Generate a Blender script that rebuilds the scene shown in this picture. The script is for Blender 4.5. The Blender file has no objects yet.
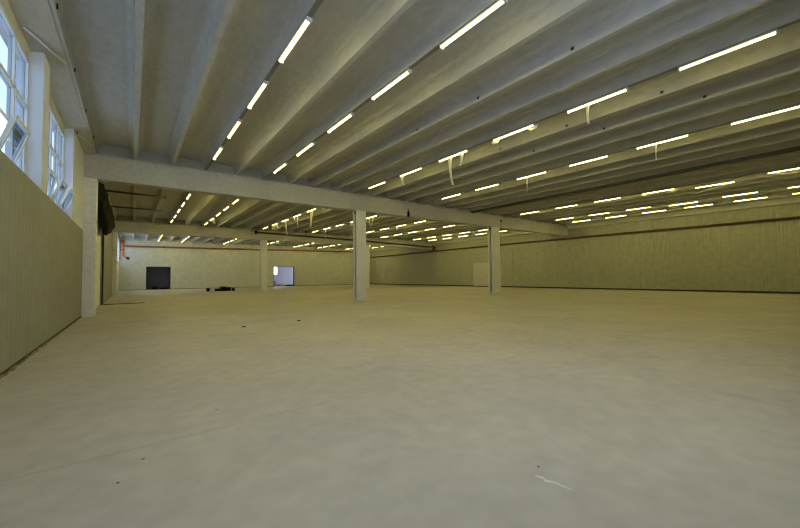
import bpy, bmesh, math, random
from mathutils import Vector, Matrix
random.seed(7)
S = bpy.context.scene
COL = S.collection
H = 1.35                                   # camera height; heights below are written over the floor

# ------------------------------------------------------------------ helpers
class MB:
    """collects boxes, tubes and prisms and links them as one mesh object"""
    def __init__(self):
        self.v, self.f = [], []
    def add(self, verts, faces):
        n = len(self.v)
        self.v += [tuple(p) for p in verts]
        self.f += [tuple(n + i for i in q) for q in faces]
        return self
    def box(self, x0, x1, y0, y1, z0, z1):
        return self.add([(x0,y0,z0),(x1,y0,z0),(x1,y1,z0),(x0,y1,z0),(x0,y0,z1),(x1,y0,z1),(x1,y1,z1),(x0,y1,z1)],
                        [(0,3,2,1),(4,5,6,7),(0,1,5,4),(1,2,6,5),(2,3,7,6),(3,0,4,7)])
    def prism(self, prof, a0, a1, axis='Y'):
        """prof: closed 2-D outline, counter-clockwise; extruded along axis"""
        def P(u, w, a):
            return (u, a, w) if axis == 'Y' else ((a, u, w) if axis == 'X' else (u, w, a))
        n = len(prof)
        vs = [P(u, w, a0) for u, w in prof] + [P(u, w, a1) for u, w in prof]
        fs = [tuple(range(n)), tuple(range(2*n-1, n-1, -1))]
        fs += [(i, n+i, n+(i+1) % n, (i+1) % n) for i in range(n)]
        return self.add(vs, fs)
    def tube(self, pts, r, n=10, caps=True):
        pts = [Vector(p) for p in pts]
        rings = []
        for i, p in enumerate(pts):
            d = (pts[min(i+1, len(pts)-1)] - pts[max(i-1, 0)]).normalized()
            ref = Vector((0,0,1)) if abs(d.z) < .9 else Vector((0,1,0))
            a = d.cross(ref).normalized(); b = d.cross(a).normalized()
            rr = r[i] if isinstance(r, (list, tuple)) else r
            rings.append([p + (a*math.cos(t) + b*math.sin(t))*rr for t in [2*math.pi*k/n for k in range(n)]])
        vs = [q for g in rings for q in g]; fs = []
        for i in range(len(pts)-1):
            for k in range(n):
                fs.append((i*n+k, i*n+(k+1) % n, (i+1)*n+(k+1) % n, (i+1)*n+k))
        if caps:
            fs.append(tuple(range(n-1, -1, -1))); m = (len(pts)-1)*n
            fs.append(tuple(range(m, m+n)))
        return self.add(vs, fs)
    def mesh(self, name, mat, bevel=0, smooth=False):
        me = bpy.data.meshes.new(name)
        me.from_pydata(self.v, [], self.f)
        bm = bmesh.new(); bm.from_mesh(me)
        if bevel:
            es = [e for e in bm.edges if len(e.link_faces) == 2 and e.calc_face_angle(0) > .5]
            bmesh.ops.bevel(bm, geom=es, offset=bevel, segments=2, affect='EDGES', clamp_overlap=True)
        bmesh.ops.recalc_face_normals(bm, faces=bm.faces)
        bm.to_mesh(me); bm.free()
        if smooth:
            for p in me.polygons: p.use_smooth = True
        me.materials.append(mat)
        return me
    def build(self, name, mat, parent=None, bevel=0, smooth=False):
        return link(name, self.mesh(name, mat, bevel, smooth), parent)

def link(name, me, parent=None):
    o = bpy.data.objects.new(name, me); COL.objects.link(o)
    if parent is not None: o.parent = parent
    return o
def tag(o, label=None, cat=None, group=None, kind=None):
    if label: o['label'] = label
    if cat: o['category'] = cat
    if group: o['group'] = group
    if kind: o['kind'] = kind
    return o
def empty(name, loc=(0,0,0)):
    o = bpy.data.objects.new(name, None); COL.objects.link(o)
    o.location = loc; o.empty_display_size = .1
    return o
def copy_tree(o, parent=None):
    c = o.copy(); COL.objects.link(c)
    if parent is not None: c.parent = parent
    for ch in list(o.children): copy_tree(ch, c)
    return c
def struct(o, label, cat):
    return tag(o, label, cat, None, 'structure')
ORD = ['first','second','third','fourth','fifth','sixth','seventh','eighth','ninth','tenth','eleventh','twelfth','thirteenth',
       'fourteenth','fifteenth','sixteenth','seventeenth','eighteenth','nineteenth','twentieth','twenty-first','twenty-second',
       'twenty-third','twenty-fourth','twenty-fifth','twenty-sixth','twenty-seventh','twenty-eighth','twenty-ninth','thirtieth']

# ------------------------------------------------------------------ materials
def new_mat(name):
    m = bpy.data.materials.new(name); m.use_nodes = True
    nt = m.node_tree; b = nt.nodes['Principled BSDF']
    return m, nt, b
def plain(name, col, rough=.6, metal=0.0, spec=.5):
    m, nt, b = new_mat(name)
    b.inputs['Base Color'].default_value = (*col, 1); b.inputs['Roughness'].default_value = rough
    b.inputs['Metallic'].default_value = metal; b.inputs['Specular IOR Level'].default_value = spec
    return m
def mottled(name, c1, c2, scale=1.2, rough=.75, spec=.3, fine=14, bump=.0, stretch=(1,1,1), c3=None, spec_rough=None):
    """two tones mixed by large noise, small noise on top, in world coordinates"""
    m, nt, b = new_mat(name); N = nt.nodes; L = nt.links
    g = N.new('ShaderNodeNewGeometry')
    mp = N.new('ShaderNodeMapping'); mp.inputs['Scale'].default_value = stretch
    L.new(g.outputs['Position'], mp.inputs['Vector'])
    n1 = N.new('ShaderNodeTexNoise'); n1.inputs['Scale'].default_value = scale; n1.inputs['Detail'].default_value = 5
    n2 = N.new('ShaderNodeTexNoise'); n2.inputs['Scale'].default_value = fine; n2.inputs['Detail'].default_value = 4
    L.new(mp.outputs[0], n1.inputs['Vector']); L.new(mp.outputs[0], n2.inputs['Vector'])
    r = N.new('ShaderNodeValToRGB')
    r.color_ramp.elements[0].position = .32; r.color_ramp.elements[0].color = (*c1, 1)
    r.color_ramp.elements[1].position = .68; r.color_ramp.elements[1].color = (*c2, 1)
    L.new(n1.outputs['Fac'], r.inputs['Fac'])
    mx = N.new('ShaderNodeMix'); mx.data_type = 'RGBA'; mx.blend_type = 'MULTIPLY'
    mx.inputs['Factor'].default_value = 1
    r2 = N.new('ShaderNodeMapRange'); r2.inputs['From Min'].default_value = .3; r2.inputs['From Max'].default_value = .7
    r2.inputs['To Min'].default_value = .9; r2.inputs['To Max'].default_value = 1.06
    L.new(n2.outputs['Fac'], r2.inputs['Value'])
    L.new(r.outputs['Color'], mx.inputs['A']); L.new(r2.outputs[0], mx.inputs['B'])
    L.new(mx.outputs['Result'], b.inputs['Base Color'])
    b.inputs['Roughness'].default_value = rough; b.inputs['Specular IOR Level'].default_value = spec
    if bump:
        bp = N.new('ShaderNodeBump'); bp.inputs['Strength'].default_value = bump; bp.inputs['Distance'].default_value = .01
        L.new(n2.outputs['Fac'], bp.inputs['Height']); L.new(bp.outputs[0], b.inputs['Normal'])
    m['mix'] = mx.name
    return m
def panel_mat(name, c1, c2, axis, period=.15, depth=.006):
    """metal sandwich panel: fine vertical corrugation along axis, joint every metre"""
    m = mottled(name, c1, c2, scale=.35, rough=.6, spec=.3, fine=3)
    nt = m.node_tree; N = nt.nodes; L = nt.links; b = N['Principled BSDF']
    g = N.new('ShaderNodeNewGeometry'); sx = N.new('ShaderNodeSeparateXYZ'); L.new(g.outputs['Position'], sx.inputs[0])
    a = N.new('ShaderNodeMath'); a.operation = 'MULTIPLY'; a.inputs[1].default_value = 2*math.pi/period
    L.new(sx.outputs[axis], a.inputs[0])
    s = N.new('ShaderNodeMath'); s.operation = 'SINE'; L.new(a.outputs[0], s.inputs[0])
    fr = N.new('ShaderNodeMath'); fr.operation = 'FRACT'; L.new(sx.outputs[axis], fr.inputs[0])
    jt = N.new('ShaderNodeMath'); jt.operation = 'LESS_THAN'; jt.inputs[1].default_value = .02; L.new(fr.outputs[0], jt.inputs[0])
    sm = N.new('ShaderNodeMath'); sm.operation = 'MULTIPLY_ADD'; sm.inputs[1].default_value = -1.5
    L.new(jt.outputs[0], sm.inputs[0]); L.new(s.outputs[0], sm.inputs[2])
    bp = N.new('ShaderNodeBump'); bp.inputs['Strength'].default_value = 1; bp.inputs['Distance'].default_value = depth
    L.new(sm.outputs[0], bp.inputs['Height']); L.new(bp.outputs[0], b.inputs['Normal'])
    return m
M = {}
M['concrete'] = mottled('concrete_ceiling', (.44,.435,.41), (.52,.515,.48), scale=.7, fine=9, bump=.15, stretch=(1,.45,1))
M['painted'] = mottled('painted_concrete', (.74,.74,.745), (.80,.80,.805), scale=1.5, fine=12)
M['beam'] = mottled('beam_concrete', (.47,.47,.465), (.53,.53,.525), scale=.8, fine=10)
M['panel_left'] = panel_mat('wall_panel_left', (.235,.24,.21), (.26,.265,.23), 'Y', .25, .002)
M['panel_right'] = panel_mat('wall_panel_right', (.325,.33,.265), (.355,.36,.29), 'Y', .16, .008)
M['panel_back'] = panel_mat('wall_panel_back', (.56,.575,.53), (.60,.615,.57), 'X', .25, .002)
M['white_paint'] = plain('white_paint', (.60,.63,.70), .6)
M['white_frame'] = plain('window_frame_white', (.62,.64,.66), .45)
M['dark_gap'] = plain('dark_gap', (.03,.028,.02), .9)
M['lamp_body'] = plain('lamp_body_grey', (.55,.55,.53), .5)
M['trunking'] = plain('trunking_grey', (.20,.20,.18), .55)
M['red_pipe'] = mottled('red_pipe_paint', (.26,.095,.045), (.31,.115,.052), scale=2, rough=.5, fine=8)
M['dark_red'] = plain('dark_red_paint', (.10,.03,.018), .5)
M['brown_pipe'] = mottled('brown_red_pipe_paint', (.085,.036,.016), (.11,.048,.022), scale=2, rough=.5, fine=8)
M['orange_pipe'] = mottled('orange_pipe_paint', (.50,.16,.075), (.58,.20,.09), scale=2, rough=.5, fine=8)
M['black'] = plain('black_plastic', (.010,.011,.009), .9, 0, .1)
M['dark_steel'] = plain('dark_steel', (.06,.06,.05), .5, .3)
def film_mat():
    m = bpy.data.materials.new('torn_film'); m.use_nodes = True; nt = m.node_tree; nt.nodes.clear()
    a = nt.nodes.new('ShaderNodeBsdfDiffuse'); a.inputs['Color'].default_value = (.85,.84,.78,1)
    b = nt.nodes.new('ShaderNodeBsdfTranslucent'); b.inputs['Color'].default_value = (.85,.84,.78,1)
    x = nt.nodes.new('ShaderNodeMixShader'); x.inputs[0].default_value = .5; o = nt.nodes.new('ShaderNodeOutputMaterial')
    nt.links.new(a.outputs[0], x.inputs[1]); nt.links.new(b.outputs[0], x.inputs[2]); nt.links.new(x.outputs[0], o.inputs['Surface'])
    return m
M['film'] = film_mat()
M['downpipe'] = plain('downpipe_grey', (.42,.42,.46), .5)
M['dark_door'] = mottled('dark_door', (.05,.054,.085), (.065,.07,.105), scale=.6, rough=.5)
M['door_white'] = mottled('white_door_panel', (.72,.72,.68), (.78,.78,.74), scale=.5, fine=4, rough=.5)
M['door_pale'] = mottled('pale_door_panel', (.46,.46,.42), (.50,.50,.46), scale=.5, fine=4, rough=.5)
M['lilac'] = plain('lilac_plaster', (.72,.71,.80), .8)
M['pink'] = plain('pink_plastic', (.50,.26,.36), .6)
M['purple'] = plain('purple_plastic', (.20,.12,.26), .6)
M['chip'] = plain('dark_chip', (.05,.04,.03), .8)
M['pale'] = plain('pale_dust', (.72,.70,.64), .9)
M['dirt'] = mottled('brown_dirt', (.16,.12,.07), (.24,.19,.11), scale=6, rough=.95)

# floor: power-trowelled concrete, bluish and beige patches, one faint saw joint, slightly polished
def floor_mat():
    m = mottled('floor_concrete', (.47,.43,.375), (.55,.505,.44), scale=.42, rough=.55, spec=.35, fine=5)
    nt = m.node_tree; N = nt.nodes; L = nt.links; b = N['Principled BSDF']; mx = N[m['mix']]
    g = N.new('ShaderNodeNewGeometry')
    n3 = N.new('ShaderNodeTexNoise'); n3.inputs['Scale'].default_value = 1.1; n3.inputs['Detail'].default_value = 8
    n3.inputs['Distortion'].default_value = 1.2; L.new(g.outputs['Position'], n3.inputs['Vector'])
    st = N.new('ShaderNodeMapRange'); st.inputs['From Min'].default_value = .58; st.inputs['From Max'].default_value = .75
    st.inputs['To Min'].default_value = 0; st.inputs['To Max'].default_value = .35
    L.new(n3.outputs['Fac'], st.inputs['Value'])
    m2 = N.new('ShaderNodeMix'); m2.data_type = 'RGBA'; m2.inputs['B'].default_value = (.33,.325,.31,1)
    L.new(st.outputs[0], m2.inputs['Factor']); L.new(mx.outputs['Result'], m2.inputs['A'])
    sx = N.new('ShaderNodeSeparateXYZ'); L.new(g.outputs['Position'], sx.inputs[0])
    last = m2
    for ax, at, w in (('Y', 3.55, .014), ('X', 5.3, .01)):
        d = N.new('ShaderNodeMath'); d.operation = 'SUBTRACT'; d.inputs[1].default_value = at; L.new(sx.outputs[ax], d.inputs[0])
        ab = N.new('ShaderNodeMath'); ab.operation = 'ABSOLUTE'; L.new(d.outputs[0], ab.inputs[0])
        lt = N.new('ShaderNodeMath'); lt.operation = 'LESS_THAN'; lt.inputs[1].default_value = w; L.new(ab.outputs[0], lt.inputs[0])
        k = N.new('ShaderNodeMath'); k.operation = 'MULTIPLY'; k.inputs[1].default_value = .22; L.new(lt.outputs[0], k.inputs[0])
        mj = N.new('ShaderNodeMix'); mj.data_type = 'RGBA'; mj.inputs['B'].default_value = (.22,.21,.18,1)
        L.new(k.outputs[0], mj.inputs['Factor']); L.new(last.outputs['Result'], mj.inputs['A']); last = mj
    L.new(last.outputs['Result'], b.inputs['Base Color'])
    rr = N.new('ShaderNodeMapRange'); rr.inputs['From Min'].default_value = .3; rr.inputs['From Max'].default_value = .7
    rr.inputs['To Min'].default_value = .42; rr.inputs['To Max'].default_value = .62
    L.new(n3.outputs['Fac'], rr.inputs['Value']); L.new(rr.outputs[0], b.inputs['Roughness'])
    return m
M['floor'] = floor_mat()

def emit_mat(name, col, k):
    m = bpy.data.materials.new(name); m.use_nodes = True; nt = m.node_tree
    nt.nodes.clear()
    e = nt.nodes.new('ShaderNodeEmission'); e.inputs['Color'].default_value = (*col, 1); e.inputs['Strength'].default_value = k
    o = nt.nodes.new('ShaderNodeOutputMaterial'); nt.links.new(e.outputs[0], o.inputs['Surface'])
    return m
TUBE_COLOR = (1.0, .87, .28); TUBE_POWER = 60
M['tube'] = emit_mat('lit_tube', TUBE_COLOR, TUBE_POWER)

def glass_mat(name, tint):
    m = bpy.data.materials.new(name); m.use_nodes = True; nt = m.node_tree; nt.nodes.clear()
    t = nt.nodes.new('ShaderNodeBsdfTransparent'); t.inputs['Color'].default_value = (*tint, 1)
    gl = nt.nodes.new('ShaderNodeBsdfGlossy'); gl.inputs['Roughness'].default_value = .05
    mx = nt.nodes.new('ShaderNodeMixShader'); o = nt.nodes.new('ShaderNodeOutputMaterial')
    mx.inputs[0].default_value = .06; nt.links.new(t.outputs[0], mx.inputs[1]); nt.links.new(gl.outputs[0], mx.inputs[2])
    nt.links.new(mx.outputs[0], o.inputs['Surface'])
    return m
M['glass'] = glass_mat('tinted_window_glass', (.52,.565,.60)); M['clear_glass'] = glass_mat('clear_window_glass', (.92,.94,.95))

# ------------------------------------------------------------------ dimensions
XL, XL2, XR = -1.45, -1.27, 32.95           # inner faces: left wall (near bay), left wall (behind), right wall
YN = -1.0                                   # wall behind the camera
G1A, G1B = 16.85, 17.35                     # near crossbeam
G2A, G2B = 35.3, 35.85                      # far crossbeam
YB = 52.2                                   # back wall
ZG = 3.67 + H                               # underside of crossbeams
ZS = 4.59 + H                               # underside of ribs
ZC = ZS + .42                               # underside of roof slab
ZSILL = 1.75 + H
ZHEAD = 4.22 + H
ZCB = ZS                                    # top of the crossbeams

# ------------------------------------------------------------------ floor and ceiling
struct(MB().box(-2.2, 33.6, YN-.3, 57.5, -.25, 0).build('floor', M['floor']),
       'bare grey-beige concrete floor running through the whole hall', 'floor')
struct(MB().box(-2.0, 33.6, YN-.3, YB+.3, ZC, ZC+.2).build('ceiling', M['concrete']),
       'grey concrete roof slab above the ceiling ribs', 'ceiling')

rib_x = [.037 + 1.205*k for k in range(-1, 17)] + [23.07 + 1.205*j for j in range(-2, 8)]
def rib_profile():
    b, t, h = .06, .095, ZC - ZS
    pts = [(-b, 0), (b, 0), (t, h-.13)]
    for i in range(1, 5):
        a = i/4*math.pi/2
        pts.append((t + .16*(1-math.cos(a)), h-.13 + .13*math.sin(a)))
    pts += [(t+.16, h+.02), (-t-.16, h+.02)]
    for i in range(4, 0, -1):
        a = i/4*math.pi/2
        pts.append((-t - .16*(1-math.cos(a)), h-.13 + .13*math.sin(a)))
    pts.append((-t, h-.13))
    return pts
RP = rib_profile()
bays = [('near', YN-.1, G1A+.25), ('middle', G1B-.25, G2A+.27), ('far', G2B-.27, YB+.1)]
for bname, ya, yb in bays:
    me = MB().prism(RP, 0, yb-ya).mesh('ceiling_rib', M['concrete'])
    for i, x in enumerate(rib_x):
        o = link('ceiling_rib', me); o.location = (x, ya, ZS)
        struct(o, 'concrete ceiling rib over the %s bay, %s from the window wall' % (bname, ORD[i]), 'ceiling rib')
        if bname == 'near':
            spots = {0: [5.9, 8.2, 10.5, 12.9, 15.2], 1: [4.9, 7.3, 9.6], 10: [3.0, 5.5, 8.0], 11: [2.4, 4.9, 7.4], 7: [3.5, 6.0, 8.5]}.get(i, [])
            sd = 1 if i == 0 else -1
            for y in spots:                  # small dark lifting sockets in the side of the rib
                p = MB().box(sd*.062-.012, sd*.062+.022*sd+.006, -.035, .035, .05, .12).build('lifting_socket', M['dark_gap'], o)
                p.location = (0, y-ya, 0); p['label'] = 'dark lifting socket'

# ------------------------------------------------------------------ crossbeams, edge beam
def beam(name, y0, y1, x0, x1, label):
    o = MB().box(x0, x1, y0, y1, ZG, ZCB).build(name, M['beam'], None, .02)
    struct(o, label, 'crossbeam')
    return o
beam('crossbeam', G1A, G1B, XL-.2, XR, 'pale concrete crossbeam over the nearer pair of columns')
beam('crossbeam', G2A, G2B, XL2-.2, XR, 'far pale concrete crossbeam with a dark red pipe along its top')
# filler walls between the ribs on top of the crossbeams
for y0, y1, nm in ((G1A+.13, G1B-.13, 'near'), (G2A+.13, G2B-.13, 'far')):
    m = MB(); xs = [XL-.1] + rib_x + [XR]
    m.box(xs[0], xs[-1], y0, y1, ZS-.02, ZC+.03)
    struct(m.build('crossbeam_infill', M['concrete']), 'grey concrete infill between the ribs on the %s crossbeam' % nm, 'infill')
struct(MB().box(XR-.32, XR+.1, YN, YB, 4.31+H, ZC+.03).build('edge_beam', M['concrete'], None, .01),
       'long concrete edge beam under the ceiling along the right wall', 'edge beam')

# ------------------------------------------------------------------ columns with side grooves and a downpipe
def column(x0, x1, y0, y1, label, top=ZG):
    ym = (y0+y1)/2; g, d = .1, .10
    prof = [(x0,y0),(x1,y0),(x1,ym-g),(x1-d,ym-g+.02),(x1-d,ym+g-.02),(x1,ym+g),(x1,y1),(x0,y1),(x0,ym+g),(x0+d,ym+g-.02),(x0+d,ym-g+.02),(x0,ym-g)]
    o = MB().prism([(a, b) for a, b in prof], 0, top, 'Z').build('concrete_column', M['painted'], None, .012)
    p = MB().tube([(x0+.05, ym, .15), (x0+.05, ym, top-.06)], .048, 10).build('downpipe', M['downpipe'], o, 0, True)
    p['label'] = 'dark grey downpipe set in the groove'
    b = MB().box(x0-.005, x0+d, ym-.085, ym+.085, top-.16, top-.04).build('pipe_bracket', M['dark_steel'], o, .005)
    struct(o, label, 'column')
    return o
column(9.84, 10.42, 16.85, 17.33, 'white grooved concrete column, nearest to the middle of the hall')
column(21.6, 22.48, 16.87, 17.33, 'white grooved concrete column standing in front of the pale door panel')
column(9.93, 10.5, 35.33, 35.82, 'pale column under the far crossbeam beside the bright doorway')
column(21.75, 22.3, 35.33, 35.82, 'far pale column half hidden behind the nearest column')
struct(MB().box(XL-.1, -1.085, G1A, G1B+.05, 0, ZG).build('wall_pilaster', M['painted'], None, .012),
       'white concrete pilaster at the left end of the near crossbeam', 'pilaster')
struct(MB().box(XL2-.1, -1.0, G2A, G2B, 0, ZG).build('wall_pilaster', M['painted'], None, .012),
       'pale pilaster at the left end of the far crossbeam', 'pilaster')

# ------------------------------------------------------------------ walls
WIN = [(1.50, 5.25), (5.88, 9.67), (10.28, 14.08)]     # openings in the near-bay left wall
WIN3 = [(36.0, 39.8), (40.4, 44.2), (44.8, 48.6), (48.9, 51.9)]
m = MB(); T = .42
m.box(XL-T, XL, YN-.3, G1A+.2, 0, ZSILL)
struct(MB().prism([(XL-T,ZHEAD),(-1.72,ZHEAD),(-1.64,4.44+H),(-1.17,4.57+H),(-1.17,ZC+.05),(XL-T,ZC+.05)], YN-.3, G1A+.2).build('ceiling_eave', M['concrete']), 'sloping grey concrete soffit between the left windows and the first ceiling rib', 'soffit')
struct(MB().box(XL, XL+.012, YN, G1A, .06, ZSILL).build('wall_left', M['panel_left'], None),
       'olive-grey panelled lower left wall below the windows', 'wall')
m2 = MB()
e = YN-.3
for a, b in WIN + [(G1A+.2, None)]:
    m2.box(XL-T, XL, e, a, ZSILL, 4.50+H); e = b
m.v, m.f = m.v, m.f
n0 = len(m.v); m.v += m2.v; m.f += [tuple(n0+i for i in q) for q in m2.f]
struct(m.build('wall_left', M['white_paint']), 'white masonry of the left wall with window openings and piers', 'wall')
# left wall behind the pilaster: door opening 19.6 .. 24.2, then plain, then windows in the far bay
DY0, DY1, DZ = 19.4, 24.1, 3.3 + H
m = MB()
m.box(XL2-T, XL2, G1A+.2, DY0, 0, ZC+.05); m.box(XL2-T, XL2, DY0, DY1, DZ, ZC+.05)
m.box(XL2-T, XL2, DY1, G2B, 0, ZC+.05)
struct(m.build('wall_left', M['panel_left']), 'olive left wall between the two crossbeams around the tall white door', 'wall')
m = MB()
m.box(XL2-T, XL2, G2B, YB+.3, 0, ZSILL); m.box(XL2-T, XL2, G2B, YB+.3, ZHEAD, ZC+.05)
e = G2B
for a, b in WIN3 + [(YB+.3, None)]:
    m.box(XL2-T, XL2, e, a, ZSILL, ZHEAD); e = b
struct(m.build('wall_left', M['white_paint']), 'white left wall of the far bay with windows near the corner', 'wall')
# right wall
zp = 3.37 + H
struct(MB().box(XR, XR+.3, YN-.3, YB+.3, .13, zp).build('wall_right', M['panel_right']),
       'long cream panelled right wall below the red pipe', 'wall')
struct(MB().box(XR+.02, XR+.3, YN-.3, YB+.3, zp, ZC+.05).build('wall_right', M['panel_right']),
       'upper strip of the right wall above the red pipe', 'wall')
struct(MB().box(XR+.02, XR+.3, YN, YB, 0, .13).build('baseboard_right', M['dark_gap']),
       'dark gap strip along the foot of the right wall', 'baseboard')
# back wall with two doorways
D1 = (1.33, 3.70, 1.40 + H); D2 = (16.45, 19.45, 1.53 + H)
m = MB(); x = XL2-T
for a, b, z in (D1, D2):
    m.box(x, a, YB, YB+.3, .05, ZC+.05); m.box(a, b, YB, YB+.3, z, ZC+.05); x = b
m.box(x, XR+.3, YB, YB+.3, .05, ZC+.05)
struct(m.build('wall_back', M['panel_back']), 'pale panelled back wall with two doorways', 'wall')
m = MB(); x = XL2
for a, b, z in (D1, D2): m.box(x, a, YB+.01, YB+.3, 0, .05); x = b
m.box(x, XR, YB+.01, YB+.3, 0, .05)
struct(m.build('baseboard_back', M['dark_gap']), 'thin dark strip along the foot of the back wall', 'baseboard')
struct(MB().box(XL, XL+.014, YN, G1A, 0, .06).build('baseboard_left', M['dark_gap']),
       'dark strip along the foot of the near left wall', 'baseboard')
# wall behind the camera, with an unseen high window added for its daylight
RZ = 2.7; m = MB(); RW = [(-.6, 5.8)]
m.box(XL-T, XR+.3, YN-.3, YN, 0, RZ); m.box(XL-T, XR+.3, YN-.3, YN, ZHEAD+.3, ZC+.05)
x = XL-T
for a, b in RW: m.box(x, a, YN-.3, YN, RZ, ZHEAD+.3); x = b
m.box(x, XR+.3, YN-.3, YN, RZ, ZHEAD+.3)
struct(m.build('wall_front', M['white_paint']), 'white end wall behind the viewpoint with an added high window', 'wall')

# ------------------------------------------------------------------ windows
def portal(x, y, z, sx, sy, rot):
    l = bpy.data.lights.new('window_daylight', 'AREA'); l.shape = 'RECTANGLE'; l.size = sx; l.size_y = sy
    l.cycles.is_portal = True
    o = bpy.data.objects.new('window_daylight', l); COL.objects.link(o); o.location = (x, y, z); o.rotation_euler = rot
def window(idx, xw, ya, yb, n, z0, z1, tilts, label, glass='glass'):
    """frame in the plane x = xw, mullions, two transoms, panes; tilts: {bay: degrees} bottom-hung sashes leaning in"""
    root = empty('window_%d' % idx, (xw, ya, z0)); struct(root, label, 'window')
    W, Hh = yb-ya, z1-z0; d = .045; fw = .055
    P = lambda mb, nm, mt='white_frame', bv=.006: mb.build(nm, M[mt], root, bv)
    f = MB().box(-d, d, 0, fw, 0, Hh).box(-d, d, W-fw, W, 0, Hh).box(-d, d, fw, W-fw, 0, fw).box(-d, d, fw, W-fw, Hh-fw, Hh)
    P(f, 'window_frame', bv=0)
    P(MB().box(-.05, .24, -.0, W, -.03, .0), 'window_sill', 'white_paint', .004)
    pw = W/n; t1, t2 = .87, 1.56
    for k in range(1, n): P(MB().box(-d, d, k*pw-.035, k*pw+.035, fw, Hh-fw), 'mullion')
    for k in range(n):
        y0, y1 = k*pw + (.035 if k else fw), (k+1)*pw - (.035 if k < n-1 else fw)
        for t in (t1, t2): P(MB().box(-d, d, y0, y1, t-.035, t+.035), 'transom')
        P(MB().box(-.006, .006, y0, y1, t2+.035, Hh-fw), 'pane', glass, 0)
        P(MB().box(-.006, .006, y0, y1, t1+.035, t2-.035), 'pane', glass, 0)
        # bottom sash
        h0, h1 = fw, t1-.035
        s = MB(); w = .05; hh = h1-h0
        s.box(-.03, .03, y0+.005, y0+w, 0, hh).box(-.03, .03, y1-w, y1-.005, 0, hh)
        s.box(-.03, .03, y0+w, y1-w, 0, w).box(-.03, .03, y0+w, y1-w, hh-w, hh)
        so = s.build('sash', M['white_frame'], root)
        go = MB().box(-.006, .006, y0+w, y1-w, w, hh-w).build('pane', M[glass], so)
        so.location = (0, 0, h0); so.rotation_euler = (0, math.radians(tilts.get(k, 0)), 0)
    return root
XW = -1.70
window(1, XW, WIN[1][0], WIN[1][1], 4, ZSILL, ZHEAD, {2: 17, 3: 0}, 'tall white-framed window at the left edge, nearer of the two')
window(2, XW, WIN[2][0], WIN[2][1], 4, ZSILL, ZHEAD, {1: 10, 2: 18, 3: 22}, 'white-framed window with tilted sashes next to the pilaster')
window(3, XW, WIN[0][0], WIN[0][1], 4, ZSILL, ZHEAD, {}, 'white-framed left window beside the viewpoint, outside the picture')
window(4, -1.5, WIN3[-1][0], WIN3[-1][1], 3, ZSILL, ZHEAD, {}, 'far window beside the red riser in the left corner', 'clear_glass')
for i, (a, b) in enumerate(WIN3[:-1]):
    window(5+i, -1.5, a, b, 3, ZSILL, ZHEAD, {}, 'far bay left window, %s beyond the far crossbeam' % ORD[i], 'clear_glass')
for a, b in WIN: portal(-1.95, (a+b)/2, (ZSILL+ZHEAD)/2, ZHEAD-ZSILL, b-a, (0, -math.pi/2, 0))
for a, b in WIN3: portal(-1.75, (a+b)/2, (ZSILL+ZHEAD)/2, ZHEAD-ZSILL, b-a, (0, -math.pi/2, 0))
for i, (a, b) in enumerate(RW):  # guessed window out of view, added to bring daylight into the near bay
    r = empty('window_8', ((a+b)/2, YN-.15, RZ)); struct(r, 'wide high window added unseen in the end wall for daylight from behind', 'window')
    w = (b-a)/2; hh = ZHEAD+.3-RZ
    MB().box(-w, w, -.04, .04, 0, .06).box(-w, w, -.04, .04, hh-.06, hh).box(-w, -w+.06, -.04, .04, .06, hh-.06).box(w-.06, w, -.04, .04, .06, hh-.06).build('window_frame', M['white_frame'], r)
    for k in range(1, 5):
        MB().box(-w+k*2*w/5-.03, -w+k*2*w/5+.03, -.04, .04, .06, hh-.06).build('mullion', M['white_frame'], r)
    portal((a+b)/2, YN-.4, RZ+hh/2, b-a, hh, (math.pi/2, 0, 0))

# ------------------------------------------------------------------ white braces under the soffit by the windows
for (p, q, n, lab) in (((-1.58, 8.75, 4.415+H), (-1.165, 10.0, 4.53+H), 0, 'thin white brace under the soffit, from the nearer window head to the rib'),
                       ((-1.42, 14.25, 4.455+H), (-1.185, 15.7, 4.525+H), 1, 'thin white brace under the soffit above the window beside the pilaster')):
    p, q = Vector(p), Vector(q); mid = p.lerp(q, .4)
    o = MB().tube([p, mid, q], .022, 8).build('brace_rod', M['white_paint'], None, 0, True); tag(o, lab, 'brace')
    if n: MB().box(p.x-.0, p.x+.05, p.y-.05, p.y+.05, p.z-.04, p.z+.0).build('bracket', M['dark_steel'], o, .004)

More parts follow.
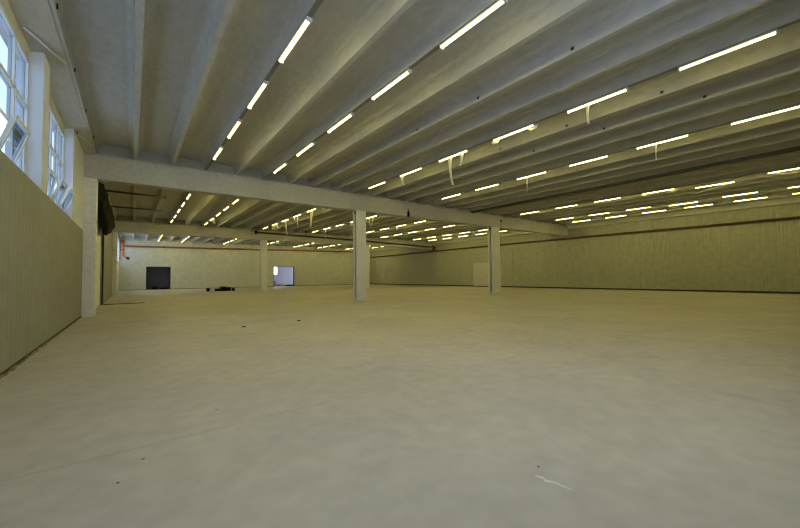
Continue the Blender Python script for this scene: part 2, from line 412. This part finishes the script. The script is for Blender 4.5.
# ------------------------------------------------------------------ tube lights
LZ = 4.52 + H
def lamp_proto():
    root = empty('ceiling_tube_light', (0,0,0)); L = 1.52
    hs = MB(); hs.prism([(-.055,.0),(.055,.0),(.05,.03),(.03,.045),(-.03,.045),(-.05,.03)], -L/2+.02, L/2-.02); hs.build('housing', M['lamp_body'], root)
    prof = [(.027*math.cos(math.pi+ a), .036*math.sin(math.pi+a)) for a in [math.pi*k/7 for k in range(8)]]
    MB().prism(prof, -L/2+.03, L/2-.03).build('diffuser', M['tube'], root)
    for s in (-1, 1):
        a, b = sorted((s*(L/2-.03), s*L/2))
        MB().prism([(-.052,-.03),(-.035,-.048),(.035,-.048),(.052,-.03),(.052,.03),(-.052,.03)], a, b).build('end_cap', M['lamp_body'], root)
    return root
proto = lamp_proto()
first = [True]
def strip(pts, w, parent, ang=0):
    """a torn strip of protective film hanging from the lamp: thin ribbon with a curl"""
    m = MB(); vs = []; fs = []; c, s = math.cos(ang), math.sin(ang)
    for i, p in enumerate(pts):
        t = i/(len(pts)-1); ww = w*(1-.45*t)
        for k, (du, dn) in enumerate(((-.5, .01), (0, -.012), (.5, .01))):
            a = ang + .5*math.sin(3*t)
            vs.append((p[0] + math.cos(a)*du*ww - math.sin(a)*dn, p[1] + math.sin(a)*du*ww + math.cos(a)*dn, p[2]))
    for i in range(len(pts)-1):
        for k in range(2): fs.append((3*i+k, 3*i+k+1, 3*i+k+4, 3*i+k+3))
    m.add(vs, fs)
    me = m.mesh('protective_film', M['film'])
    o = link('protective_film', me, parent)
    md = o.modifiers.new('thickness', 'SOLIDIFY'); md.thickness = .002
    o['label'] = 'torn strip of pale protective film'
    return o
def hang(y, l, sway=0.0, n=6):
    return [(sway*(i/n)**2 - .01, y + .35*sway*(i/n), -.035 - l*i/n) for i in range(n+1)]
ROWX = {'A': .533*4.52, 'B': 1.064*4.52, 'C': 2.121*4.52, 'D': 3.19*4.52, 'L': 4.226*4.52, 'E': 5.08*4.52, 'F': 6.165*4.52, 'G': 6.69*4.52}
NEAR = {'A': [3.98, 6.55, 9.08, 11.6, 14.19], 'B': [4.2, 6.73, 9.3, 11.95, 14.64], 'C': [1.6, 4.14, 6.68, 9.35, 11.9, 14.58],
        'D': [1.57, 4.11, 6.58, 9.12, 11.68, 14.24], 'E': [1.78, 4.40, 6.77, 9.4, 11.98, 14.73], 'F': [1.6, 4.24, 6.9, 9.42, 12.03, 14.7],
        'G': [1.62, 4.14, 6.67, 9.22, 11.8, 14.5]}
MID = {'A': 22.6, 'B': 22.6, 'C': 22.67, 'D': 22.7, 'L': 22.55, 'E': 23.0, 'F': 23.0, 'G': 22.8}
FAR = [44.35, 46.8, 49.2, 51.2]
FILM = {('near','C',2): [(.2, .45, .1, .08)], ('near','C',4): [(.14, 1.0, .2, .12), (-.45, .5, -.15, .12)], ('near','C',5): [(.62, .4, .1, .12)],
        ('near','D',2): [(.16, .55, .0, .06)], ('near','D',4): [(.22, .7, .0, .05)],
        ('middle','C',1): [(.02, 1.1, -.1, .13)], ('middle','C',2): [(.0, .8, .05, .06), (.62, .25, .1, .1)], ('middle','C',3): [(-.15, 1.1, .1, .12), (-.62, .4, -.2, .15)],
        ('middle','C',4): [(-.5, .35, .2, .14), (-.1, .45, -.3, .14), (.4, .4, .2, .14)], ('middle','D',1): [(.4, .8, .25, .05), (-.15, .65, -.2, .05)],
        ('middle','D',4): [(.3, .8, .0, .03)], ('middle','B',4): [(-.5, .35, .1, .14)], ('middle','L',2): [(.65, .25, .05, .1)]}
WRAP = {('near','C',3), ('near','E',3)}
HUNG = {('near','E',2): .14, ('near','F',3): .09, ('near','E',1): .0}
def lamp(bay, row, rownum, k, y):
    key = (bay, row, k+1)
    z = LZ - HUNG.get(key, 0)
    o = proto if first[0] else copy_tree(proto0)
    first[0] = False
    o.location = (ROWX[row], y*.989, z)
    film = key in FILM or key in WRAP
    what = 'tube light trailing torn film' if key in FILM else ('tube light with bunched film' if key in WRAP else ('lowered lit tube light' if HUNG.get(key) else 'white lit tube light'))
    tag(o, '%s, %s bay, %s row from windows, %s from camera end' % (what, bay, ORD[rownum], ORD[k]), 'ceiling light', 'tube lights in the %s bay' % bay)
    return o, key, z
proto0 = proto
extras = []
def all_lamps():
    for bay, rows in (('near', 'ABCDEFG'), ('middle', 'ABCDLEFG'), ('far', 'ABCDLEFG')):
        for rn, row in enumerate(rows):
            ys = NEAR[row] if bay == 'near' else ([MID[row] + 2.62*i for i in range(5)] if bay == 'middle' else FAR)
            for k, y in enumerate(ys):
                extras.append(lamp(bay, row, rn, k, y))
all_lamps()
for rn, row in enumerate('ABCDLEFG'):      # the first lamps of the middle bay, close behind the near crossbeam
    o = copy_tree(proto0); o.location = (ROWX[row], 19.75, LZ)
    tag(o, 'white lit tube light close behind the near crossbeam, %s row from windows' % ORD[rn], 'ceiling light', 'tube lights in the middle bay')
for o, key, z in extras:
    for (dy, l, sway, w) in FILM.get(key, []):
        strip(hang(dy, l, sway), max(w*(1.7 if key[0] == 'middle' else 1.25), .06), o, math.atan2(-o.location.x, o.location.y) + .25)
    if key in WRAP:
        for dy in (-.7, .7):
            vs = MB(); pts = [(0, dy-.16, -.06), (0, dy-.08, -.075), (0, dy, -.08), (0, dy+.08, -.07), (0, dy+.14, -.06)]
            p = vs.tube(pts, [.03, .06, .05, .065, .03], 8).build('protective_film', M['film'], o, 0, True)
            p['label'] = 'bunched pale protective film'
    if HUNG.get(key):
        for dy in (-.6, .6):
            MB().tube([(0, dy, .04), (0, dy, ZS - z)], .012, 6).build('suspension_wire', M['lamp_body'], o)
E2 = [o for o, k, z in extras if k == ('near','E',2)][0]
E1 = [o for o, k, z in extras if k == ('near','E',1)][0]
for o, pts in ((E2, [(.0, -.7, -.04), (.0, -.2, -.12), (-.02, .2, -.2), (-.03, .6, -.27), (-.03, .95, -.31)]),
               (E1, [(.0, -.5, -.04), (-.02, -.3, -.15), (-.03, -.05, -.19), (-.02, .25, -.16), (.0, .55, -.05)])):
    f = MB().tube(pts, [.012, .018, .02, .018, .01], 6).build('protective_film', M['film'], o, 0, True); f['label'] = 'twisted strip of pale protective film'

# cable trunking under the ribs that carry the lamps (near bay)
for rn, row in enumerate('ABCDEFG'):
    o = MB().box(ROWX[row]-.045, ROWX[row]+.045, YN, G1A-.15, LZ+.046, ZS-.006).build('cable_trunking', M['trunking'])
    tag(o, 'grey cable trunking carrying the %s row of tube lights in the near bay' % ORD[rn], 'cable trunking', 'cable trunkings in the near bay')
o = MB().prism([(-.10,-.13),(.10,-.13),(.10,0),(.08,0),(.08,-.11),(-.08,-.11),(-.08,0),(-.10,0)], YN, G1A-.02).build('ceiling_cable_tray', M['dark_steel'])
o.location = (rib_x[17], 0, ZS-.004); tag(o, 'long dark empty cable tray under a rib between the fourth and fifth lamp rows', 'cable tray')
for dy in (1, 4, 7, 10, 13, 16):
    MB().box(-.11, .11, dy-.02, dy+.02, -.14, -.13).build('tray_bracket', M['dark_steel'], o)

# ------------------------------------------------------------------ fire pipes
def pipe(name, pts, r, label, rings=(), mat='red_pipe'):
    o = MB().tube(pts, r, 12).build(name, M[mat], None, 0, True); tag(o, label, 'pipe')
    for p, d in rings:
        p = Vector(p); d = Vector(d).normalized()
        c = MB().tube([p-d*.05, p+d*.05], r*1.28, 12).build('pipe_coupling', M['dark_red'], o, 0, True)
    return o
pb = YB-.16
zb0, zb1 = 3.80+H, 4.18+H
bk = lambda x: zb0 + (zb1-zb0)*(x+1)/32
pipe('fire_pipe', [(-.95, pb, bk(-.95)), (10, pb, bk(10)), (20, pb, bk(20)), (XR-.3, pb, bk(XR-.3))], .10, 'orange-red fire pipe running along the back wall above both doorways',
     [((x, pb, bk(x)), (1,0,0)) for x in (3, 8.5, 14, 19.5, 25)])
FP = bpy.data.objects['fire_pipe']
a = MB().tube([(-1.02, pb-.02, 4.5+H), (-1.02, pb-.02, 3.0+H), (-.98, pb-.06, 2.75+H), (-.8, pb-.14, 2.55+H), (-.5, pb-.26, 2.4+H)], .11, 12).build('riser', M['orange_pipe'], FP, 0, True)
a['label'] = 'bright orange riser with a bent outlet in the corner'
for z in (4.35, 3.4): MB().tube([(-1.02, pb-.02, z-.05+H), (-1.02, pb-.02, z+.05+H)], .14, 12).build('pipe_coupling', M['dark_red'], a, 0, True)
MB().tube([(-.56, pb-.235, 2.43+H), (-.38, pb-.30, 2.34+H)], .14, 12).build('outlet_cap', M['black'], a, 0, True)
pipe('fire_pipe', [(XR-.13, YN+.1, zp), (XR-.13, 17, zp+.04), (XR-.13, 34, zp-.0), (XR-.13, YB-.4, zp-.13)], .085, 'dark red fire pipe along the whole right wall', mat='brown_pipe', rings=
     [((XR-.13, y, zp+.02), (0,1,0)) for y in (6, 12, 18, 24, 30, 40)])
ga = G2A-.14
pipe('fire_pipe', [(9.45, ga, 4.34+H), (20, ga, 4.17+H), (32.05, ga, 3.87+H)], .085, 'dark red fire pipe sloping along the far crossbeam', mat='brown_pipe', rings=
     [((x, ga, 4.34+H-(x-9.45)*.0205), (1,0,-.02)) for x in (13, 19, 25)])
o = MB().tube([(9.3, ga, 4.345+H), (9.46, ga, 4.34+H)], .17, 12).build('pipe_flange', M['black'], bpy.data.objects['fire_pipe.002'], 0, True)
FP = bpy.data.objects['fire_pipe.001']
a = MB().tube([(32.15, ga-.25, 4.1+H), (32.15, ga-.25, 3.2+H)], .13, 12).build('valve_riser', M['dark_red'], FP, 0, True)
a['label'] = 'dark red valve riser'
MB().tube([(32.15, ga-.25, 3.38+H), (XR-.13, ga-.25, zp)], .085, 10).build('branch_pipe', M['brown_pipe'], a, 0, True)
MB().tube([(32.15, ga-.37, 3.72+H), (32.15, ga-.55, 3.72+H)], .05, 8).tube([(32.15, ga-.53, 3.72+H), (32.15, ga-.56, 3.72+H)], .2, 14).build('valve_wheel', M['dark_red'], a, 0, True)

# ------------------------------------------------------------------ doors
d = empty('door_1', (XL2, DY0, 0)); struct(d, 'tall pale sectional door in the left wall behind the pilaster', 'door')
for k in range(6):
    z0 = .02 + k*(DZ-.02)/6; z1 = z0 + (DZ-.02)/6 - .012
    MB().box(-.16, -.08, .03, DY1-DY0-.03, z0, z1).build('door_section', M['door_white'], d, .006)
MB().box(-.02, .05, DY1-DY0-.04, DY1-DY0+.07, 0, DZ).build('door_jamb', M['dark_gap'], d)
MB().box(-.02, .05, -.07, .04, 0, DZ).build('door_jamb', M['door_white'], d)
o = MB().box(-.075, -.066, 2.2, 2.8, 1.2, 2.6).build('torn_wrap', M['lilac'], d); o['label'] = 'bluish scraps of wrapping'
for y, lab in ((20.15, 'nearer dark overhead door rail under the ceiling of the middle bay'), (24.35, 'farther dark overhead door rail under the ceiling of the middle bay')):
    o = MB().tube([(XL2+.005, y, 3.9+H), (0, y, 3.9+H), (1.28, y, 3.9+H)], .045, 8).build('door_rail', M['dark_steel'], None, 0, True)
    tag(o, lab, 'door rail', 'overhead door rails')
    for x in (0.1, 1.2):
        MB().box(x-.006, x+.006, y-.006, y+.006, 3.92+H, ZC).build('rail_hanger', M['dark_steel'], o)
# crumpled black sheeting along the head of the left wall
m = MB(); n = 14; st = 26; vs = []; fs = []
for i in range(st):
    t = i/(st-1); y = 17.7 + 9.6*t
    zt = 3.80 + H; zb = 3.05 + H - 1.0*math.sin(math.pi*min(1, t*.9+.1))**2*.8 + random.uniform(-.16, .16)
    zb -= .35*max(0, t-.35); wd = .36 + random.uniform(-.05, .05)
    if i in (0, st-1): zb = zt-.7; wd = .2
    for k in range(n):
        a = 2*math.pi*k/n
        cx = XL2 + .02 + wd/2; cz = (zt+zb)/2
        rx = wd/2*(1 + random.uniform(-.25, .12)); rz = (zt-zb)/2*(1 + random.uniform(-.12, .03))
        px = max(XL2+.015, cx + rx*math.copysign(abs(math.cos(a))**.6, math.cos(a)))
        vs.append((px, y + random.uniform(-.1, .1), cz + rz*math.copysign(abs(math.sin(a))**.7, math.sin(a))))
for i in range(st-1):
    for k in range(n): fs.append((i*n+k, i*n+(k+1) % n, (i+1)*n+(k+1) % n, (i+1)*n+k))
fs += [tuple(range(n-1, -1, -1)), tuple(range((st-1)*n, st*n))]
m.add(vs, fs)
tag(m.build('black_sheeting', M['black']), 'crumpled black sheeting bundled high on the left wall behind the pilaster', 'sheeting')
tag(MB().prism([(24.0,0),(24.26,0),(24.2,.03),(24.06,.03)], -1.2, .55, 'X').build('dark_floor_strip', M['black']),  # low dark ridge across the floor at the far door jamb
    'thin dark strip lying on the floor in front of the pale sectional door', 'strip')

# doorway 1: dark leaf set back in its reveal
d = empty('door_2', ((D1[0]+D1[1])/2, YB, 0)); struct(d, 'dark blue-grey doorway in the back wall, left one', 'door')
w = (D1[1]-D1[0])/2
MB().box(-w-.3, w+.3, .8, .9, 0, D1[2]+.3).build('door_leaf', M['dark_door'], d)
MB().box(-w-.3, -w-.2, .31, .8, 0, D1[2]+.3).box(w+.2, w+.3, .31, .8, 0, D1[2]+.3).box(-w-.3, w+.3, .31, .8, D1[2]+.2, D1[2]+.3).build('door_recess', M['dark_door'], d)
MB().box(-w-.05, -w, -.02, .31, 0, D1[2]+.05).box(w, w+.05, -.02, .31, 0, D1[2]+.05).box(-w, w, -.02, .31, D1[2], D1[2]+.05).build('door_frame', M['dark_steel'], d)
def lump(name, x, y, rx, ry, h, mat, label, cat, seed, group=None, z=0):
    r = random.Random(seed); bm = bmesh.new(); bmesh.ops.create_icosphere(bm, subdivisions=3, radius=1)
    for v in bm.verts:
        c = v.co; n = 1 + .16*math.sin(5*c.x+seed)*math.cos(4*c.y-seed) + .08*r.uniform(-1, 1)
        s = lambda a: math.copysign(abs(a)**.75, a)
        v.co = Vector((s(c.x)*rx*n, s(c.y)*ry*n, max(0, (c.z*.5+.35)*h*n)))
    me = bpy.data.meshes.new(name); bm.to_mesh(me); bm.free(); me.materials.append(mat)
    for p in me.polygons: p.use_smooth = True
    o = link(name, me); o.location = (x, y, z); tag(o, label, cat, group); return o
lump('rubbish_sack', 2.25, YB+.42, .32, .2, .42, M['black'], 'black lump at the foot of the dark left doorway, middle one', 'sack', 3, 'dark lumps in the left doorway')
lump('rubbish_sack', 3.1, YB+.42, .4, .18, .26, M['black'], 'low black lump at the right foot of the dark left doorway', 'sack', 4, 'dark lumps in the left doorway')

# doorway 2: opening to a bright bluish side room
d = empty('door_3', ((D2[0]+D2[1])/2, YB, 0)); struct(d, 'bright doorway in the back wall opening onto a bluish room', 'door')
w = (D2[1]-D2[0])/2
MB().box(-w-.04, -w, -.015, .31, 0, D2[2]+.04).box(w, w+.04, -.015, .31, 0, D2[2]+.04).box(-w, w, -.015, .31, D2[2], D2[2]+.04).build('door_frame', M['dark_steel'], d)
ax0, ax1, ay = 15.6, 22.6, 56.4
m = MB().box(ax0-.2, ax0, YB+.3, ay+.2, 0, 4.2).box(ax0, ax1, ay, ay+.2, 0, 1.35).box(ax0, 17.3, ay, ay+.2, 1.35, 3.3) if 0 else MB()
wx0, wx1, wz0, wz1 = 16.9, 18.36, 1.75, 3.7       # its window, in the rear wall
m.box(ax0-.2, ax0, YB+.3, ay+.2, 0, 4.2)
m.box(ax0, wx0, ay, ay+.2, 0, 4.2).box(wx1, ax1, ay, ay+.2, 0, 4.2).box(wx0, wx1, ay, ay+.2, 0, wz0).box(wx0, wx1, ay, ay+.2, wz1, 4.2)
# right side wall with a big opening that lets daylight in
m.box(ax1, ax1+.2, YB+.3, ay+.2, 0, .9).box(ax1, ax1+.2, YB+.3, ay+.2, 3.8, 4.2).box(ax1, ax1+.2, YB+.3, YB+.6, .9, 3.8).box(ax1, ax1+.2, ay-.3, ay+.2, .9, 3.8)
m.box(ax0-.2, ax1+.2, YB+.3, ay+.2, 4.2, 4.4)
struct(m.build('wall_annex', M['lilac']), 'bluish plastered side room seen through the bright doorway', 'wall')
portal((wx0+wx1)/2, ay+.3, (wz0+wz1)/2, wx1-wx0, wz1-wz0, (-math.pi/2, 0, 0))
portal(ax1+.3, (YB+ay)/2+.3, 2.35, 2.9, ay-YB-.9, (0, math.pi/2, 0))
r = empty('window_9', ((wx0+wx1)/2, ay+.08, wz0)); struct(r, 'bright window of the side room behind the right doorway', 'window')
w2 = (wx1-wx0)/2; hh = wz1-wz0
MB().box(-w2, w2, -.03, .03, 0, .05).box(-w2, w2, -.03, .03, hh-.05, hh).box(-w2, -w2+.05, -.03, .03, .05, hh-.05).box(w2-.05, w2, -.03, .03, .05, hh-.05).build('window_frame', M['white_frame'], r)
lump('pink_bag', 17.55, 54.2, .55, .4, .42, M['pink'], 'pink bag on the floor inside the bright doorway', 'bag', 11)
lump('purple_bag', 17.25, 55.2, .5, .4, .85, M['purple'], 'purple bag heaped below the window of the side room', 'bag', 12)
lump('pink_bag', 18.5, 54.8, .4, .3, .3, M['pink'], 'small pink bundle between the purple bag and black heap', 'bag', 13)
lump('black_sack', 19.2, 53.6, .65, .35, .26, M['black'], 'low black heap at the right of the bright doorway floor', 'sack', 14)

# pale panel door in the right wall
d = empty('door_4', (XR, 26.65, 0)); struct(d, 'pale sectional door in the right wall behind the farther column', 'door')
for k in range(4):
    z0 = .1 + k*.69
    MB().box(-.05, .04, -2.0, 2.0, z0, z0+.684).build('door_section', M['door_pale'], d, .004)

# ------------------------------------------------------------------ odds and ends on the floor of the far bay
b = MB().tube([(0,0,0), (0,0,.3), (0,0,.31)], [.13, .16, .165], 16).build('bucket', M['black'], None, 0, True); b.location = (6.06, 40.0, 0)
MB().tube([(-.16,0,.3), (-.1,0,.38), (.1,0,.38), (.16,0,.3)], .01, 6).build('bucket_handle', M['dark_steel'], b)
tag(b, 'small black bucket at the left of the floor clutter', 'bucket')
b = MB().box(-.2, .2, -.18, .18, 0, .3).build('carton', M['pale'], None, .01); b.location = (6.43, 40.0, 0); tag(b, 'small white carton between the black bucket and the black crates', 'box')
MB().box(-.201, .201, -.03, .03, .296, .304).build('tape', M['trunking'], b)
def crate(x, y, sx, sy, h, label):
    r = empty('black_crate', (x, y, 0)); tag(r, label, 'crate', 'black crates on the far floor')
    t = .025
    MB().box(-sx, sx, -sy, sy, 0, t).box(-sx, sx, -sy, -sy+t, t, h).box(-sx, sx, sy-t, sy, t, h).box(-sx, -sx+t, -sy+t, sy-t, t, h).box(sx-t, sx, -sy+t, sy-t, t, h).build('crate_body', M['black'], r)
    MB().box(-sx-.02, sx+.02, -sy-.02, -sy, h-.05, h).box(-sx-.02, sx+.02, sy, sy+.02, h-.05, h).box(-sx-.02, -sx, -sy, sy, h-.05, h).box(sx, sx+.02, -sy, sy, h-.05, h).build('crate_rim', M['dark_steel'], r)
crate(6.92, 40.1, .22, .2, .26, 'low black crate next to the white carton')
crate(7.42, 40.0, .24, .25, .46, 'tall black crate in the middle of the floor clutter')
crate(7.93, 40.1, .22, .22, .40, 'black crate at the right of the floor clutter')
lump('black_sack', 8.40, 40.0, .17, .2, .3, M['black'], 'small black heap at the right end of the crates', 'sack', 21)

# chips and scuffs on the near floor
for i, (x, y, s, lab) in enumerate(((4.09, 10.56, .07, 'dark chip on the floor, nearer to the middle column'), (2.44, 10.31, .065, 'dark chip on the floor left of the similar one'),
                                    (.08, 3.31, .011, 'tiny dark chip near the lower left floor, upper of two'), (-.06, 3.03, .010, 'tiny dark chip near the lower left floor, lower of two'),
                                    (.70, 4.05, .012, 'tiny dark chip alone on the left middle floor'), (2.29, 1.43, .010, 'tiny dark chip above the white scuff'))):
    lump('floor_chip', x, y, s*.9, s*.55, s*.4, M['chip'], lab, 'chip', 30+i, 'dark chips on the floor')
pts = [(2.17, 1.38), (2.19, 1.33), (2.17, 1.30), (2.2, 1.26), (2.205, 1.2), (2.21, 1.15)]
vs = []; fs = []
for i, (x, y) in enumerate(pts):
    w = (.006, .011, .014, .008, .006, .003)[i]; vs += [(x-w, y, .0015), (x+w, y+w, .0015)]
for i in range(len(pts)-1): fs.append((2*i, 2*i+1, 2*i+3, 2*i+2))
o = link('floor_scuff', MB().add(vs, fs).mesh('floor_scuff', M['pale'])); tag(o, 'small white scuff mark on the near right floor', 'scuff')
# strip of brown dirt along the foot of the near left wall
r = random.Random(5); vs = []; fs = []; n = 60
for i in range(n+1):
    y = 5 + 7*i/n; w = .012 + .03*r.random()*(1 if 20 < i < 50 else .5)
    vs += [(XL+.014, y, .03*r.random()+.008), (XL+.014+w, y+.03*r.random(), .002)]
for i in range(n): fs.append((2*i, 2*i+1, 2*i+3, 2*i+2))
tag(link('dirt_strip', MB().add(vs, fs).mesh('dirt_strip', M['dirt'])), 'strip of brown dirt along the foot of the near left wall', 'dirt', None, 'stuff')

# two small black fittings on the near crossbeam
b = MB().box(-.05, .05, -.1, 0, -.3, .0).build('bracket', M['black'], None, .01); b.location = (13.45, G1A, ZG+.27); tag(b, 'small black bracket on the face of the near crossbeam', 'bracket')
MB().tube([(0,-.06,0), (0,-.06,.16)], .02, 8).build('bracket_rod', M['black'], b)
b = MB().box(-.06, .06, -.1, 0, -.06, .06).build('junction_box', M['dark_steel'], None, .008); b.location = (22.6, G1A, ZG+.52); tag(b, 'small dark junction box on the near crossbeam above the farther column', 'box')
MB().tube([(0,-.04,-.06), (0,-.04,-.5)], .014, 6).build('cable', M['dark_steel'], b)

# ------------------------------------------------------------------ sky
w = bpy.data.worlds.new('overcast_sky'); S.world = w; w.use_nodes = True
bg = w.node_tree.nodes['Background']; bg.inputs['Color'].default_value = (.70, .82, 1.0, 1); bg.inputs['Strength'].default_value = 5.4

# ------------------------------------------------------------------ camera
f_px, yaw, pitch, roll = 352.1, .649358, .0343734, -.00979735
fwd = Vector((math.sin(yaw)*math.cos(pitch), math.cos(yaw)*math.cos(pitch), math.sin(pitch)))
right = Vector((math.cos(yaw), -math.sin(yaw), 0)); up = right.cross(fwd)
r2 = right*math.cos(roll) + up*math.sin(roll); u2 = -right*math.sin(roll) + up*math.cos(roll)
cam = bpy.data.cameras.new('camera'); cam.sensor_width = 36; cam.lens = f_px/800*36; cam.clip_end = 300; cam.clip_start = .02
co = bpy.data.objects.new('camera', cam); COL.objects.link(co)
co.matrix_world = Matrix(((r2.x, u2.x, -fwd.x, 0), (r2.y, u2.y, -fwd.y, 0), (r2.z, u2.z, -fwd.z, H), (0,0,0,1)))
S.camera = co

S.view_settings.view_transform = 'Standard'; S.view_settings.look = 'None'; S.view_settings.gamma = 1
S.view_settings.use_curve_mapping = False
S.view_settings.exposure = -0.3
c = S.cycles
c.use_denoising = True; c.max_bounces = 10; c.diffuse_bounces = 6; c.glossy_bounces = 3; c.transparent_max_bounces = 8
c.sample_clamp_indirect = 6; c.sample_clamp_direct = 9; c.filter_width = 1.2; c.caustics_reflective = False; c.caustics_refractive = False
c.use_light_tree = True
